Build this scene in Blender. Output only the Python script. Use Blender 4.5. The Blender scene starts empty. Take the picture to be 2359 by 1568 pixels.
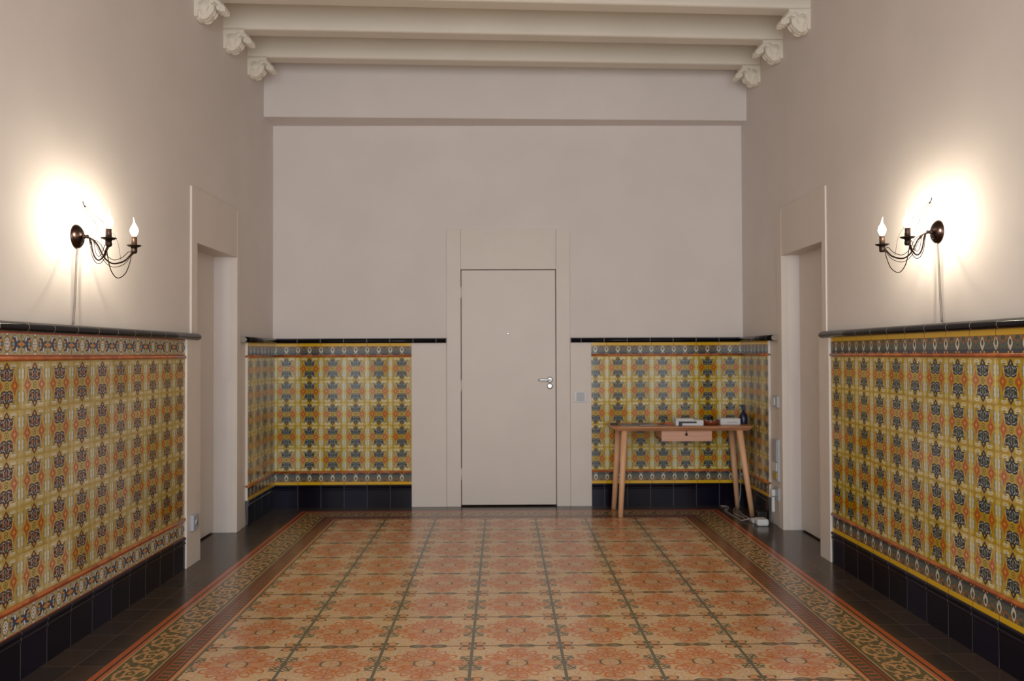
import bpy, bmesh, math, random
from mathutils import Vector, Matrix, Euler
R=random.Random(7)
sc=bpy.context.scene; COL=sc.collection
PI=math.pi
# ------------------------------------------------------------------ camera
F_PX,YAW,PITCH,ROLL,CX,CZ=1933.87,.0112,.016,-.0036,1.9766,1.3243
W,D=4.0583,7.3083                     # tile face of the right wall, tile face of the far wall
PLX,PRX,PBY=-.022,W+.022,D+.02        # plaster faces
CEIL=3.95; REAR=-1.7
def cam_matrix():
    A=Matrix(((math.cos(YAW),-math.sin(YAW),0),(math.sin(YAW),math.cos(YAW),0),(0,0,1)))
    B=Matrix(((1,0,0),(0,math.cos(PITCH),math.sin(PITCH)),(0,-math.sin(PITCH),math.cos(PITCH))))
    P=Matrix(((1,0,0),(0,0,-1),(0,1,0)))
    E=Matrix(((math.cos(ROLL),-math.sin(ROLL),0),(math.sin(ROLL),math.cos(ROLL),0),(0,0,1)))
    M=E@P@B@A                          # rows: right, down, forward
    r,d,f=M[0],M[1],M[2]
    return Matrix(((r[0],-d[0],-f[0],CX),(r[1],-d[1],-f[1],0),(r[2],-d[2],-f[2],CZ),(0,0,0,1)))
cd=bpy.data.cameras.new('camera'); cam=bpy.data.objects.new('camera',cd); COL.objects.link(cam)
cd.sensor_width=36; cd.lens=36*F_PX/2359; cd.clip_start=.05; cd.clip_end=100
cam.matrix_world=cam_matrix(); sc.camera=cam
cd.dof.use_dof=True; cd.dof.focus_distance=3.3; cd.dof.aperture_fstop=3.4
# ------------------------------------------------------------------ world, daylight, exposure
w=bpy.data.worlds.new('world'); sc.world=w; w.use_nodes=True
bg=w.node_tree.nodes['Background']; bg.inputs[0].default_value=(.75,.86,1,1); bg.inputs[1].default_value=.6
def area(name,loc,rot,sx,sy,power,col):
    l=bpy.data.lights.new(name,'AREA'); l.shape='RECTANGLE'; l.size=sx; l.size_y=sy; l.energy=power; l.color=col
    o=bpy.data.objects.new(name,l); COL.objects.link(o); o.location=loc; o.rotation_euler=rot; return o
DAY=area('assumed_window_daylight',(W/2,REAR+.06,1.70),(PI/2,0,0),3.3,2.8,212,(.88,.94,1.0))  # lamp inside the pane, standing in for daylight through an assumed rear window
BULB_STRENGTH=3700.0
sc.view_settings.view_transform='Standard'; sc.view_settings.look='None'
sc.view_settings.gamma=1; sc.view_settings.use_curve_mapping=False; sc.view_settings.exposure=0.0
# ------------------------------------------------------------------ helpers: nodes
def s2l(c):
    c=c/255.; return c/12.92 if c<=.04045 else ((c+.055)/1.055)**2.4
def C(r,g,b,k=1.0): return (min(1,s2l(r)*k),min(1,s2l(g)*k),min(1,s2l(b)*k),1)
class T:
    def __init__(s,name,rough=.5,spec=.5,metal=0):
        s.m=bpy.data.materials.new(name); s.m.use_nodes=True; s.n=s.m.node_tree.nodes; s.l=s.m.node_tree.links
        s.b=s.n['Principled BSDF']; s.b.inputs['Roughness'].default_value=rough
        s.b.inputs['Specular IOR Level'].default_value=spec; s.b.inputs['Metallic'].default_value=metal
    def put(s,sock,v):
        if isinstance(v,(int,float)): sock.default_value=v
        elif isinstance(v,tuple): sock.default_value=v
        else: s.l.new(v,sock)
    def M(s,op,a,b=0,c=None,clamp=False):
        x=s.n.new('ShaderNodeMath'); x.operation=op; x.use_clamp=clamp; s.put(x.inputs[0],a); s.put(x.inputs[1],b)
        if c is not None: s.put(x.inputs[2],c)
        return x.outputs[0]
    def V(s,op,a,b=None,out=0):
        x=s.n.new('ShaderNodeVectorMath'); x.operation=op; s.put(x.inputs[0],a)
        if b is not None: s.put(x.inputs[1],b)
        return x.outputs['Value'] if op in('LENGTH','DOT_PRODUCT','DISTANCE') else x.outputs[0]
    def uv(s,name='UVMap'):
        x=s.n.new('ShaderNodeUVMap'); x.uv_map=name; return x.outputs[0]
    def obj(s): return s.n.new('ShaderNodeTexCoord').outputs['Object']
    def sep(s,v):
        x=s.n.new('ShaderNodeSeparateXYZ'); s.put(x.inputs[0],v); return x.outputs
    def comb(s,a,b,c=0):
        x=s.n.new('ShaderNodeCombineXYZ'); s.put(x.inputs[0],a); s.put(x.inputs[1],b); s.put(x.inputs[2],c); return x.outputs[0]
    def mr(s,v,a,b,c=0,d=1,smooth=True):
        x=s.n.new('ShaderNodeMapRange'); x.interpolation_type='SMOOTHSTEP' if smooth else 'LINEAR'
        s.put(x.inputs[0],v)
        for i,t in enumerate((a,b,c,d)): s.put(x.inputs[i+1],t)
        return x.outputs[0]
    def mapn(s,v,cx,cy,rx,ry,rot=0):
        x=s.n.new('ShaderNodeMapping'); x.vector_type='TEXTURE'; s.put(x.inputs[0],v)
        x.inputs[1].default_value=(cx,cy,0); x.inputs[2].default_value=(0,0,rot); x.inputs[3].default_value=(rx,ry,1)
        return x.outputs[0]
    def rad(s,v,cx,cy,rx,ry,rot=0,p=2):
        q=s.mapn(v,cx,cy,rx,ry,rot)
        if p==2: return s.V('LENGTH',q)
        a=s.V('ABSOLUTE',q)
        if p==1: return s.V('DOT_PRODUCT',a,(1,1,0))
        o=s.sep(a); return s.M('ADD',s.M('POWER',o[0],p),s.M('POWER',o[1],p))
    def sh(s,v,cx,cy,rx,ry,rot=0,p=2,soft=.18):
        return s.mr(s.rad(v,cx,cy,rx,ry,rot,p),1-soft,1+soft,1,0)
    def ring(s,v,cx,cy,rx,ry,rot=0,w=.2):
        d=s.M('ABSOLUTE',s.M('SUBTRACT',s.rad(v,cx,cy,rx,ry,rot),1)); return s.mr(d,w*.5,w*1.4,1,0)
    def mix(s,f,a,b,mode='MIX'):
        x=s.n.new('ShaderNodeMix'); x.data_type='RGBA'; x.blend_type=mode; s.put(x.inputs[0],f)
        s.put(x.inputs[6],a); s.put(x.inputs[7],b); return x.outputs[2]
    def noise(s,v,scale,detail=2,rough=.5,dim='3D'):
        x=s.n.new('ShaderNodeTexNoise'); s.put(x.inputs['Vector'],v); x.inputs['Scale'].default_value=scale
        x.inputs['Detail'].default_value=detail; x.inputs['Roughness'].default_value=rough; return x.outputs[0],x.outputs[1]
    def white(s,v):
        x=s.n.new('ShaderNodeTexWhiteNoise'); x.noise_dimensions='2D'; s.put(x.inputs['Vector'],v); return x.outputs[0]
    def hsv(s,col,val,sat=1,hue=.5):
        x=s.n.new('ShaderNodeHueSaturation'); s.put(x.inputs[0],hue); s.put(x.inputs[1],sat); s.put(x.inputs[2],val); s.put(x.inputs[4],col); return x.outputs[0]
    def bump(s,h,dist=.001,strength=1):
        x=s.n.new('ShaderNodeBump'); x.inputs['Strength'].default_value=strength; x.inputs['Distance'].default_value=dist
        s.put(x.inputs['Height'],h); s.l.new(x.outputs[0],s.b.inputs['Normal'])
    def done(s,col): s.put(s.b.inputs['Base Color'],col); return s.m
def plain(name,col,rough=.5,spec=.5,metal=0,var=.04,scale=30,bump=0):
    t=T(name,rough,spec,metal); o=t.obj(); f,_=t.noise(o,scale,3)
    c=t.hsv(col,t.mr(f,.3,.7,1-var,1+var))
    if bump: t.bump(f,bump)
    return t.done(c)
# ------------------------------------------------------------------ materials
def m_plaster(name,col,var=.03):
    t=T(name,.75,.25); o=t.obj(); f,_=t.noise(o,2.2,4); g,_=t.noise(o,60,3)
    t.bump(t.M('ADD',t.M('MULTIPLY',f,3),g),.0012,.35)
    return t.done(t.hsv(col,t.mr(f,.3,.7,1-var,1+var,smooth=False)))
PAINT=m_plaster('wall_paint',C(223,214,208))
CPAINT=m_plaster('ceiling_paint',C(222,213,198))
DPAINT=plain('door_paint',C(217,206,196),.42,.4,var=.015,scale=3)
TRIMW=plain('trim_paint',C(219,208,198),.45,.4,var=.015,scale=5)
REVEAL=DPAINT
def m_walltile(name,bgc,dark,inner,tip,star,leaf):
    t=T(name,.13,.4); uv=t.uv(); o=t.sep(uv)
    fu,fv=t.M('FLOOR',o[0]),t.M('FLOOR',o[1])
    wn=t.white(t.comb(fu,fv))
    f=t.V('FRACTION',uv); p=t.V('ABSOLUTE',t.V('SUBTRACT',f,(.5,.5,0)))
    ps=t.sep(p); p=t.comb(ps[0],ps[1],0)
    nf,_=t.noise(t.V('SCALE',uv),3) if False else t.noise(uv,9,2)
    white=C(206,202,188)
    c=t.mix(t.mr(nf,.35,.65),bgc,tuple(x*.82 for x in bgc[:3])+(1,))
    c=t.mix(t.sh(p,.5,.24,.11,.245,soft=.2),c,leaf)
    c=t.mix(t.sh(p,.23,.42,.115,.055,soft=.2),c,leaf)
    c=t.mix(t.sh(p,.0,.25,.255,.155,soft=.1),c,leaf)
    c=t.mix(t.sh(p,.420,.24,.048,.140,soft=.25),c,C(124,128,86))
    c=t.mix(t.sh(p,.438,.29,.036,.064,soft=.35),c,white)
    c=t.mix(t.sh(p,.438,.185,.034,.060,soft=.35),c,white)
    c=t.mix(t.sh(p,.23,.388,.05,.024,soft=.3),c,C(104,110,76))
    c=t.mix(t.sh(p,.23,.416,.08,.028,soft=.3),c,white)
    c=t.mix(t.sh(p,.230,.430,.03,.014,soft=.4),c,bgc)
    c=t.mix(t.sh(p,.272,.0,.145,.29,p=.64,soft=.12),c,star)
    c=t.mix(t.sh(p,.268,.0,.108,.098,soft=.2),c,star)
    c=t.mix(t.ring(p,.272,.0,.066,.066,w=.16),c,tuple(x*.68 for x in star[:3])+(1,))
    c=t.mix(t.sh(p,.272,.0,.060,.010,soft=.5),c,C(196,116,48))
    c=t.mix(t.sh(p,.272,.0,.014,.12,soft=.5),c,C(190,112,50))
    c=t.mix(t.sh(p,.272,.0,.058,.052,p=1,soft=.35),c,C(214,142,54))
    # flower
    c=t.mix(t.sh(p,.0,.37,.105,.115,p=1,soft=.12),c,dark)
    c=t.mix(t.sh(p,.0,.385,.050,.060,p=1,soft=.2),c,tip)
    c=t.mix(t.sh(p,.0,.385,.02,.024,soft=.3),c,bgc)
    c=t.mix(t.sh(p,.0,.245,.225,.115,soft=.12),c,dark)
    c=t.mix(t.sh(p,.165,.30,.095,.036,.30,soft=.2),c,dark)
    c=t.mix(t.sh(p,.088,.165,.115,.072,soft=.15),c,dark)
    c=t.mix(t.sh(p,.095,.225,.045,.050,-.3,soft=.25),c,inner)
    c=t.mix(t.sh(p,.135,.225,.022,.040,-.2,soft=.3),c,dark)
    c=t.mix(t.M('MULTIPLY',t.sh(p,.075,.300,.050,.014,-.75,soft=.4),.62),c,white)
    c=t.mix(t.M('MULTIPLY',t.sh(p,.150,.285,.042,.012,-.55,soft=.4),.62),c,white)
    c=t.mix(t.M('MULTIPLY',t.sh(p,.215,.310,.030,.012,.4,soft=.4),.62),c,white)
    c=t.mix(t.M('MULTIPLY',t.sh(p,.085,.142,.048,.014,.1,soft=.4),.62),c,white)
    c=t.mix(t.M('MULTIPLY',t.sh(p,.155,.170,.024,.011,.6,soft=.4),.62),c,white)
    c=t.mix(t.sh(p,.0,.225,.026,.085,soft=.3),c,C(126,132,112))
    c=t.mix(t.sh(p,.0,.205,.011,.03,soft=.3),c,dark)
    c=t.mix(t.sh(p,.0,.0,.100,.088,soft=.15),c,bgc)
    c=t.mix(t.ring(p,.0,.0,.060,.060,w=.16),c,C(98,92,44))
    c=t.mix(t.sh(p,.0,.0,.024,.024,soft=.3),c,C(104,96,44))
    mx=t.M('MAXIMUM',ps[0],ps[1])
    c=t.mix(t.mr(mx,.491,.497),c,C(168,142,74))
    c=t.hsv(c,t.mr(wn,0,1,.86,1.12,smooth=False),t.mr(wn,0,1,1.08,.86,smooth=False))
    t.bump(t.M('MULTIPLY',t.mr(mx,.482,.5,1,0),1.0),.001,.35)
    return t.done(c)
TK=1.38
TILE_Y=m_walltile('yellow_blue_flower_tile',C(166,136,36,TK),C(33,39,54,1.2),C(84,90,74,TK),C(80,66,34,TK),C(160,78,26,TK),C(186,170,96,TK))
TILE_B=m_walltile('ochre_brown_flower_tile',C(164,140,72,TK),C(60,42,44,1.25),C(150,94,66,TK),C(150,94,50,TK),C(150,80,42,TK),C(168,152,100,TK))
def m_border_y():
    t=T('yellow_edge_border_tile',.13,.4); uv=t.uv(); o=t.sep(uv); v=o[1]
    a=t.M('ABSOLUTE',t.M('SUBTRACT',t.M('FRACT',t.M('ADD',t.M('MULTIPLY',o[0],2),.5)),.5))   # 0 at teardrop
    b=t.M('SUBTRACT',.5,a)
    pa=t.comb(a,v,0); pb=t.comb(b,v,0)
    k=TK; nf,_=t.noise(t.comb(t.M('MULTIPLY',a,1),v,t.M('FLOOR',t.M('MULTIPLY',o[0],2))),14,2)
    c=t.mix(t.mr(v,.35,.62),C(146,96,34,k),C(84,78,62,k))
    c=t.mix(t.mr(nf,.52,.6),c,C(66,62,42,k))
    c=t.mix(t.sh(pb,0,.36,.15,.11,soft=.2),c,C(60,66,58,k))
    c=t.mix(t.sh(pb,.14,.62,.04,.16,soft=.4),c,C(62,88,92,k))
    c=t.mix(t.sh(pb,0,.52,.055,.10,soft=.3),c,C(150,74,34,k))
    c=t.mix(t.mr(t.M('ABSOLUTE',t.M('SUBTRACT',nf,.47)),.010,.03,1,0),c,C(70,92,86,k))
    c=t.mix(t.sh(pb,0,.97,.30,.10,p=1.0,soft=.25),c,C(40,44,60,k))
    c=t.mix(t.mr(v,.80,.88),c,C(50,54,64,k))
    c=t.mix(t.sh(pa,.13,.97,.05,.05,soft=.3),c,C(186,140,50,k))
    # teardrop
    q=t.M('SUBTRACT',1,t.M('POWER',t.M('ABSOLUTE',t.M('DIVIDE',t.M('SUBTRACT',v,.6),.32)),1.5))
    c=t.mix(t.mr(t.M('SUBTRACT',a,t.M('MULTIPLY',q,.175)),-.02,.02,1,0),c,C(176,172,158,k))
    c=t.mix(t.sh(pa,0,.55,.082,.135,soft=.15),c,C(70,62,42,k))
    c=t.mix(t.mr(v,.235,.265,1,0),c,C(190,150,24,k))
    c=t.mix(t.mr(t.M('ABSOLUTE',t.M('SUBTRACT',t.M('FRACT',t.M('ADD',o[0],.5)),.5)),.006,.012,1,0),c,C(100,90,60))
    return t.done(c)
BORD_Y=m_border_y()
def m_border_b():
    t=T('beige_rosette_border_tile',.13,.4); uv=t.uv(); o=t.sep(uv); v=o[1]; k=TK
    a=t.M('ABSOLUTE',t.M('SUBTRACT',t.M('FRACT',o[0]),.5)); y=t.M('ABSOLUTE',t.M('MULTIPLY',t.M('SUBTRACT',v,.5),.5))
    p=t.comb(a,y,0); white=C(190,186,176,k)
    nf,_=t.noise(p,26,2)
    c=t.mix(t.mr(nf,.4,.6),C(164,152,116,k),C(146,132,94,k))
    c=t.mix(t.ring(p,0,0,.105,.15,w=.14),c,C(120,100,60,k))
    c=t.mix(t.sh(p,0,0,.085,.125,soft=.2),c,white)
    c=t.mix(t.mr(nf,.54,.58),c,c) 
    c=t.mix(t.M('MULTIPLY',t.ring(p,0,0,.055,.078,w=.25),t.mr(t.M('COSINE',t.M('MULTIPLY',t.M('ARCTAN2',t.M('MULTIPLY',y,.7),a),8)),-.1,.3)),c,C(86,88,74,k))
    c=t.mix(t.sh(p,0,0,.018,.02,soft=.3),c,C(50,54,66,k))
    c=t.mix(t.sh(p,0,.205,.06,.045,soft=.25),c,C(86,92,76,k))
    c=t.mix(t.sh(p,0,.21,.045,.035,soft=.25),c,white)
    c=t.mix(t.sh(p,.27,0,.14,.19,soft=.12),c,C(108,76,48,k))
    c=t.mix(t.sh(p,.28,0,.118,.175,soft=.14),c,C(50,56,80,k))
    c=t.mix(t.sh(p,.33,.115,.028,.06,.35,soft=.35),c,white)
    c=t.mix(t.sh(p,.27,.155,.06,.02,soft=.35),c,C(150,154,160,k))
    c=t.mix(t.sh(p,.205,.07,.045,.025,-.4,soft=.3),c,C(190,130,54,k))
    c=t.mix(t.sh(p,.22,.0,.045,.035,soft=.3),c,C(116,140,128,k))
    c=t.mix(t.sh(p,.42,.04,.06,.035,.8,soft=.3),c,C(66,60,58,k))
    c=t.mix(t.sh(p,.44,0,.09,.035,p=1,soft=.3),c,C(186,116,52,k))
    c=t.mix(t.sh(p,.5,.17,.035,.09,p=1,soft=.2),c,C(110,122,104,k))
    c=t.mix(t.mr(v,.92,.95),c,C(132,62,34,k))
    c=t.mix(t.mr(v,.05,.08,1,0),c,C(150,64,44,k))
    c=t.mix(t.mr(a,.488,.494),c,C(120,112,84))
    return t.done(c)
BORD_B=m_border_b()
def m_bead():
    t=T('orange_rope_bead',.22,.6); o=t.obj(); f,_=t.noise(o,120,2); g,_=t.noise(o,14,2)
    t.bump(f,.003,.8)
    return t.done(t.mix(t.mr(g,.35,.65),C(176,96,40,1.2),C(148,74,30,1.15)))
BEAD=m_bead()
def m_navy(name,cols,grout):
    t=T(name,.12,.17); uv=t.uv(); o=t.sep(uv)
    wn=t.white(t.comb(t.M('FLOOR',o[0]),7))
    a=t.M('ABSOLUTE',t.M('SUBTRACT',t.M('FRACT',t.M('ADD',o[0],.5)),.5))
    c=t.mix(t.mr(wn,.45,.7),cols[0],cols[1]); c=t.mix(t.mr(wn,.8,.82),c,cols[2])
    c=t.mix(t.mr(a,.006,.013,1,0),c,grout)
    t.put(t.b.inputs['Roughness'],t.mr(a,.006,.013,.7,.16))
    return t.done(c)
BASE=m_navy('navy_base_tile',(C(17,13,24),C(22,20,38),C(15,15,30)),C(92,88,92))
RAIL=m_navy('navy_cap_tile',(C(11,10,15),C(13,12,20),C(15,14,24)),C(150,142,128))
def m_margin():
    t=T('dark_floor_margin_tile',.26,.4); uv=t.uv(); o=t.sep(uv); fr=t.V('ABSOLUTE',t.V('SUBTRACT',t.V('FRACTION',uv),(.5,.5,0))); ps=t.sep(fr)
    wn=t.white(t.V('FLOOR',uv)); nf,_=t.noise(uv,5,4)
    c=t.mix(t.mr(wn,0,1,smooth=False),C(76,60,50),C(62,52,46)); c=t.hsv(c,t.mr(nf,.3,.7,.95,1.05))
    mx=t.M('MAXIMUM',ps[0],ps[1]); c=t.mix(t.mr(mx,.488,.495),c,C(108,94,80))
    t.put(t.b.inputs['Roughness'],t.mr(nf,.3,.7,.19,.23))
    return t.done(c)
MARGIN=m_margin()
def m_field():
    k=1.28
    t=T('terracotta_floral_floor_tile',.26,.45); uv=t.uv()
    f=t.V('SUBTRACT',t.V('FRACTION',uv),(.5,.5,0)); p=t.V('ABSOLUTE',f); ps=t.sep(p); p=t.comb(ps[0],ps[1],0)
    fl=t.V('FLOOR',t.V('SCALE2',uv)) if False else t.V('FLOOR',t.V('MULTIPLY',uv,(2,2,0)))
    wn=t.white(fl); nf,_=t.noise(uv,9,3,.6); nb,_=t.noise(uv,28,3,.6)
    cream=t.mix(t.mr(nb,.4,.62),C(196,168,130,k),C(184,148,112,k))
    red=t.mix(t.mr(nb,.40,.6),C(182,130,92,k),C(190,150,112,k))
    red2=C(176,104,64,k); green=C(86,80,56,k); line=C(92,88,72,k)
    c=cream
    # petals
    ang=t.M('ARCTAN2',ps[1],ps[0]); r=t.V('LENGTH',p)
    wob=t.M('ADD',t.M('MULTIPLY',t.M('COSINE',t.M('MULTIPLY',ang,8)),.030),t.M('MULTIPLY',t.M('COSINE',t.M('MULTIPLY',ang,24)),.012))
    lim=t.M('ADD',t.M('ADD',.315,wob),t.M('MULTIPLY',t.M('SUBTRACT',nb,.5),.09))
    c=t.mix(t.mr(t.M('SUBTRACT',r,lim),-.02,.02,1,0),c,red)
    c=t.mix(t.sh(p,0,.39,.125,.095,soft=.25),c,red)
    c=t.mix(t.sh(p,.40,0,.14,.085,soft=.35),c,red)
    # outlines, veins and light eyes
    edge=t.mr(t.M('ABSOLUTE',t.M('SUBTRACT',r,t.M('SUBTRACT',lim,.012))),.006,.018,1,0)
    c=t.mix(t.M('MULTIPLY',edge,.7),c,red2)
    st=t.M('MULTIPLY',t.mr(t.M('COSINE',t.M('MULTIPLY',ang,16)),.3,.9),t.mr(t.M('ABSOLUTE',t.M('SUBTRACT',r,.20)),.03,.08,1,0))
    c=t.mix(t.M('MULTIPLY',st,.7),c,red2)
    vn,_=t.noise(p,13,2,.5); vein=t.M('MULTIPLY',t.mr(t.M('ABSOLUTE',t.M('SUBTRACT',vn,.5)),.008,.028,1,0),t.mr(t.M('SUBTRACT',r,.40),-.04,.02,1,0))
    c=t.mix(t.M('MULTIPLY',vein,.5),c,red2)
    c=t.mix(t.sh(p,.205,.0,.055,.035,soft=.3),c,C(190,144,104,k))
    c=t.mix(t.ring(p,.265,.165,.075,.05,.55,w=.2),c,red2)
    c=t.mix(t.ring(p,.16,.26,.075,.045,1.05,w=.2),c,red2)
    c=t.mix(t.ring(p,.05,.34,.05,.06,w=.2),c,red2)
    c=t.mix(t.ring(p,.36,.035,.05,.035,w=.25),c,red2)
    c=t.mix(t.ring(p,.18,.085,.075,.028,.35,w=.3),c,red2)
    c=t.mix(t.ring(p,.0,.20,.06,.05,w=.25),c,red2)
    c=t.mix(t.sh(p,0,0,.105,.09,soft=.12),c,t.mix(.45,cream,red))
    c=t.mix(t.M('MULTIPLY',t.ring(p,0,0,.108,.095,w=.10),t.mr(ps[0],.02,.10,.25,1)),c,green)
    c=t.mix(t.sh(p,.108,0,.014,.032,soft=.3),c,green)
    # loops by the crossings
    c=t.mix(t.sh(p,.425,.430,.055,.045,p=2,soft=.12),c,C(190,138,96,k))
    c=t.mix(t.ring(p,.425,.430,.060,.050,w=.12),c,C(120,88,58,k))
    c=t.mix(t.sh(p,.363,.415,.012,.026,soft=.3),c,green)
    c=t.mix(t.sh(p,.468,.425,.018,.030,soft=.3),c,green)
    c=t.mix(t.sh(p,.42,.497,.06,.018,soft=.3),c,green)
    # leafy spindles on the cross lines
    c=t.mix(t.sh(p,.115,.5,.095,.052,soft=.2),c,t.mix(.4,green,cream))
    c=t.mix(t.ring(p,.115,.5,.085,.042,w=.22),c,green)
    c=t.mix(t.sh(p,.16,.5,.045,.016,soft=.3),c,green)
    c=t.mix(t.sh(p,.06,.5,.035,.018,soft=.3),c,green)
    # curls on the long lines
    for (x,y_,rx,ry,ro) in ((.462,.075,.026,.016,.5),(.440,.110,.014,.026,.3),(.462,.135,.020,.013,-.4),(.415,.140,.016,.020,.6),(.435,.170,.026,.011,.2),(.392,.125,.011,.020,0),(.400,.175,.018,.012,-.5),(.470,.190,.022,.010,-.3),(.418,.085,.018,.010,-.5)):
        c=t.mix(t.sh(p,x,y_,rx,ry,ro,soft=.3),c,green)
    c=t.mix(t.M('MULTIPLY',t.ring(p,.455,.12,.075,.078,w=.10),.4),c,green)
    c=t.mix(t.sh(p,.5,.0,.036,.065,soft=.3),c,line)
    c=t.mix(t.mr(ps[1],.484,.492),c,C(100,74,54,k))
    c=t.mix(t.mr(ps[0],.478,.487),c,line)
    # seams between the single tiles
    c=t.mix(t.M('MULTIPLY',t.mr(t.M('MINIMUM',ps[0],ps[1]),.002,.006,1,0),.5),c,C(120,92,70,k))
    c=t.hsv(c,t.mr(wn,0,1,.95,1.05,smooth=False),t.mr(nf,.3,.7,.92,1.1))
    t.put(t.b.inputs['Roughness'],t.mr(nf,.3,.7,.17,.23))
    return t.done(c)
FIELD=m_field()
def m_fborder():
    # u: along, 1 = 0.2 m; v: 0 outer edge .. 1 inner edge
    k=1.3
    t=T('scroll_floor_border_tile',.2,.45); uv=t.uv(); o=t.sep(uv); v=o[1]
    wz,wc=t.noise(t.V('MULTIPLY',uv,(1,1.8,0)),4,1); ws=t.sep(t.V('MULTIPLY',t.V('SUBTRACT',wc,(.5,.5,.5)),(.11,.11,0)))
    fu=t.M('FRACT',t.M('ADD',o[0],ws[0])); q=t.M('ADD',t.M('MULTIPLY',t.M('DIVIDE',t.M('SUBTRACT',v,.176),.453),.80),ws[1])     # 0...8, same unit as u
    nb,_=t.noise(uv,14,3); 
    tan=C(178,134,88,k); green=C(80,76,50,k); red=C(146,72,42,k); dred=C(92,52,36,k); line=C(160,134,94,k)
    au=t.M('ABSOLUTE',t.M('SUBTRACT',fu,.5)); p=t.comb(fu,q,0); pa=t.comb(au,q,0)
    c=t.mix(t.mr(nb,.4,.6),green,C(100,88,58,k))
    c=t.mix(t.ring(p,.5,.42,.36,.33,w=.10),c,tan)
    c=t.mix(t.ring(p,.52,.40,.16,.13,w=.22),c,tan)
    c=t.mix(t.sh(p,.30,.30,.12,.06,.7,soft=.2),c,tan)
    c=t.mix(t.sh(p,.70,.56,.13,.06,.7,soft=.2),c,tan)
    c=t.mix(t.sh(p,.72,.24,.10,.05,-.6,soft=.25),c,tan)
    c=t.mix(t.sh(p,.27,.60,.10,.05,-.5,soft=.25),c,tan)
    c=t.mix(t.sh(p,.52,.40,.05,.04,soft=.3),c,tan)
    c=t.mix(t.sh(pa,.47,.12,.10,.045,.5,soft=.25),c,tan)
    c=t.mix(t.ring(p,.97,.30,.10,.12,w=.22),c,tan)
    c=t.mix(t.ring(p,.03,.62,.13,.10,w=.2),c,tan)
    c=t.mix(t.sh(pa,.44,.70,.08,.04,soft=.25),c,tan)
    c=t.mix(t.sh(p,.5,.74,.08,.035,soft=.25),c,tan)
    c=t.mix(t.sh(p,.5,.08,.07,.04,soft=.25),c,tan)
    for (x,y_,rx,ry,ro) in ((.38,.45,.035,.07,.4),(.62,.30,.04,.06,-.4),(.13,.42,.07,.035,.5),(.85,.45,.07,.03,-.5),(.6,.66,.06,.025,.3),(.2,.18,.06,.03,-.4),(.86,.12,.05,.025,.4)):
        c=t.mix(t.sh(p,x,y_,rx,ry,ro,soft=.3),c,tan)
    c=t.mix(t.mr(nb,.60,.66),c,green)
    def band(a,b,col,c,s=.004): 
        return t.mix(t.M('MULTIPLY',t.mr(v,a-s,a+s),t.mr(v,b-s,b+s,1,0)),c,col)
    c=band(-1,.076,C(170,84,44,k),c); c=band(.076,.108,C(70,44,30,k),c); c=band(.108,.157,C(176,96,60,k),c); c=band(.157,.178,C(178,142,96,k),c)
    c=band(.629,.646,green,c); c=band(.646,.668,line,c); c=band(.668,2,dred,c); c=band(.70,.72,C(120,66,44,k),c); c=band(.762,.775,C(150,78,48,k),c)
    lad=t.mr(t.M('ABSOLUTE',t.M('SUBTRACT',t.M('FRACT',t.M('MULTIPLY',o[0],5)),.5)),.28,.36,1,0)
    c=band(.785,.893,t.mix(lad,C(150,78,48,k),C(72,66,46,k)),c)
    c=band(.893,.905,C(150,78,48,k),c); c=band(.905,.935,dred,c); c=band(.935,2,C(186,128,84,k),c); c=band(.985,2,C(96,84,58,k),c)
    a2=t.M('ABSOLUTE',t.M('SUBTRACT',t.M('FRACT',t.M('ADD',o[0],.5)),.5))
    c=t.mix(t.M('MULTIPLY',t.mr(a2,.004,.01,1,0),.4),c,C(70,54,40,k))
    return t.done(c)
FBORD=m_fborder()
BRONZE=T('aged_bronze_metal',.27,.5,1.0).done(C(66,52,48))
IRON=T('dark_wrought_iron',.4,.5,.85).done(C(58,48,42))
SLEEVE=plain('candle_sleeve_bronze',C(92,70,58),.35,.5,.6,var=.05)
def m_glow(name,strength,clear):
    t=T(name,.2); e=t.n.new('ShaderNodeEmission'); e.inputs[0].default_value=(1,.90,.70,1); e.inputs[1].default_value=strength
    out=t.n['Material Output']
    if clear:                       # faintly frosted glass: glows and lets the filament's light through
        tr=t.n.new('ShaderNodeBsdfTransparent'); ad=t.n.new('ShaderNodeAddShader')
        t.l.new(tr.outputs[0],ad.inputs[0]); t.l.new(e.outputs[0],ad.inputs[1]); t.l.new(ad.outputs[0],out.inputs[0])
    else: t.l.new(e.outputs[0],out.inputs[0])
    return t.m
BULB=m_glow('glowing_bulb_glass',7.0,True); FILAMENT=m_glow('glowing_filament',BULB_STRENGTH,False)
CORD=plain('clear_grey_cord',C(150,138,130),.45,.4)
def m_wood(name,a,b,sc_=(1.2,22,22)):
    t=T(name,.42,.4); o=t.obj(); m=t.V('MULTIPLY',o,sc_); f,_=t.noise(m,3,4,.6)
    return t.done(t.mix(t.mr(f,.35,.65),a,b))
WOOD=m_wood('ash_veneer_table',C(190,140,104,1.25),C(168,118,84,1.25))
LEGW=m_wood('ash_wood_leg',C(214,168,130,1.2),C(204,158,120,1.2),(14,14,1.2))
DRAW=m_wood('ash_drawer_front',C(196,152,128,1.2),C(188,144,120,1.2))
WPL=plain('white_plastic',C(214,214,214),.4,.5,var=.01)
GPL=plain('grey_plastic',C(172,172,178),.35,.5,var=.02)
SILV=plain('silver_grey_plastic',C(170,176,184),.3,.6,var=.01)
BPL=plain('black_plastic',C(22,21,20),.35,.5,var=.05)
CHROME=T('satin_chrome',.28,.5,1.0).done(C(212,218,226))
NAVYP=plain('blue_plastic',C(24,28,62),.35,.5,var=.1)
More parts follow.
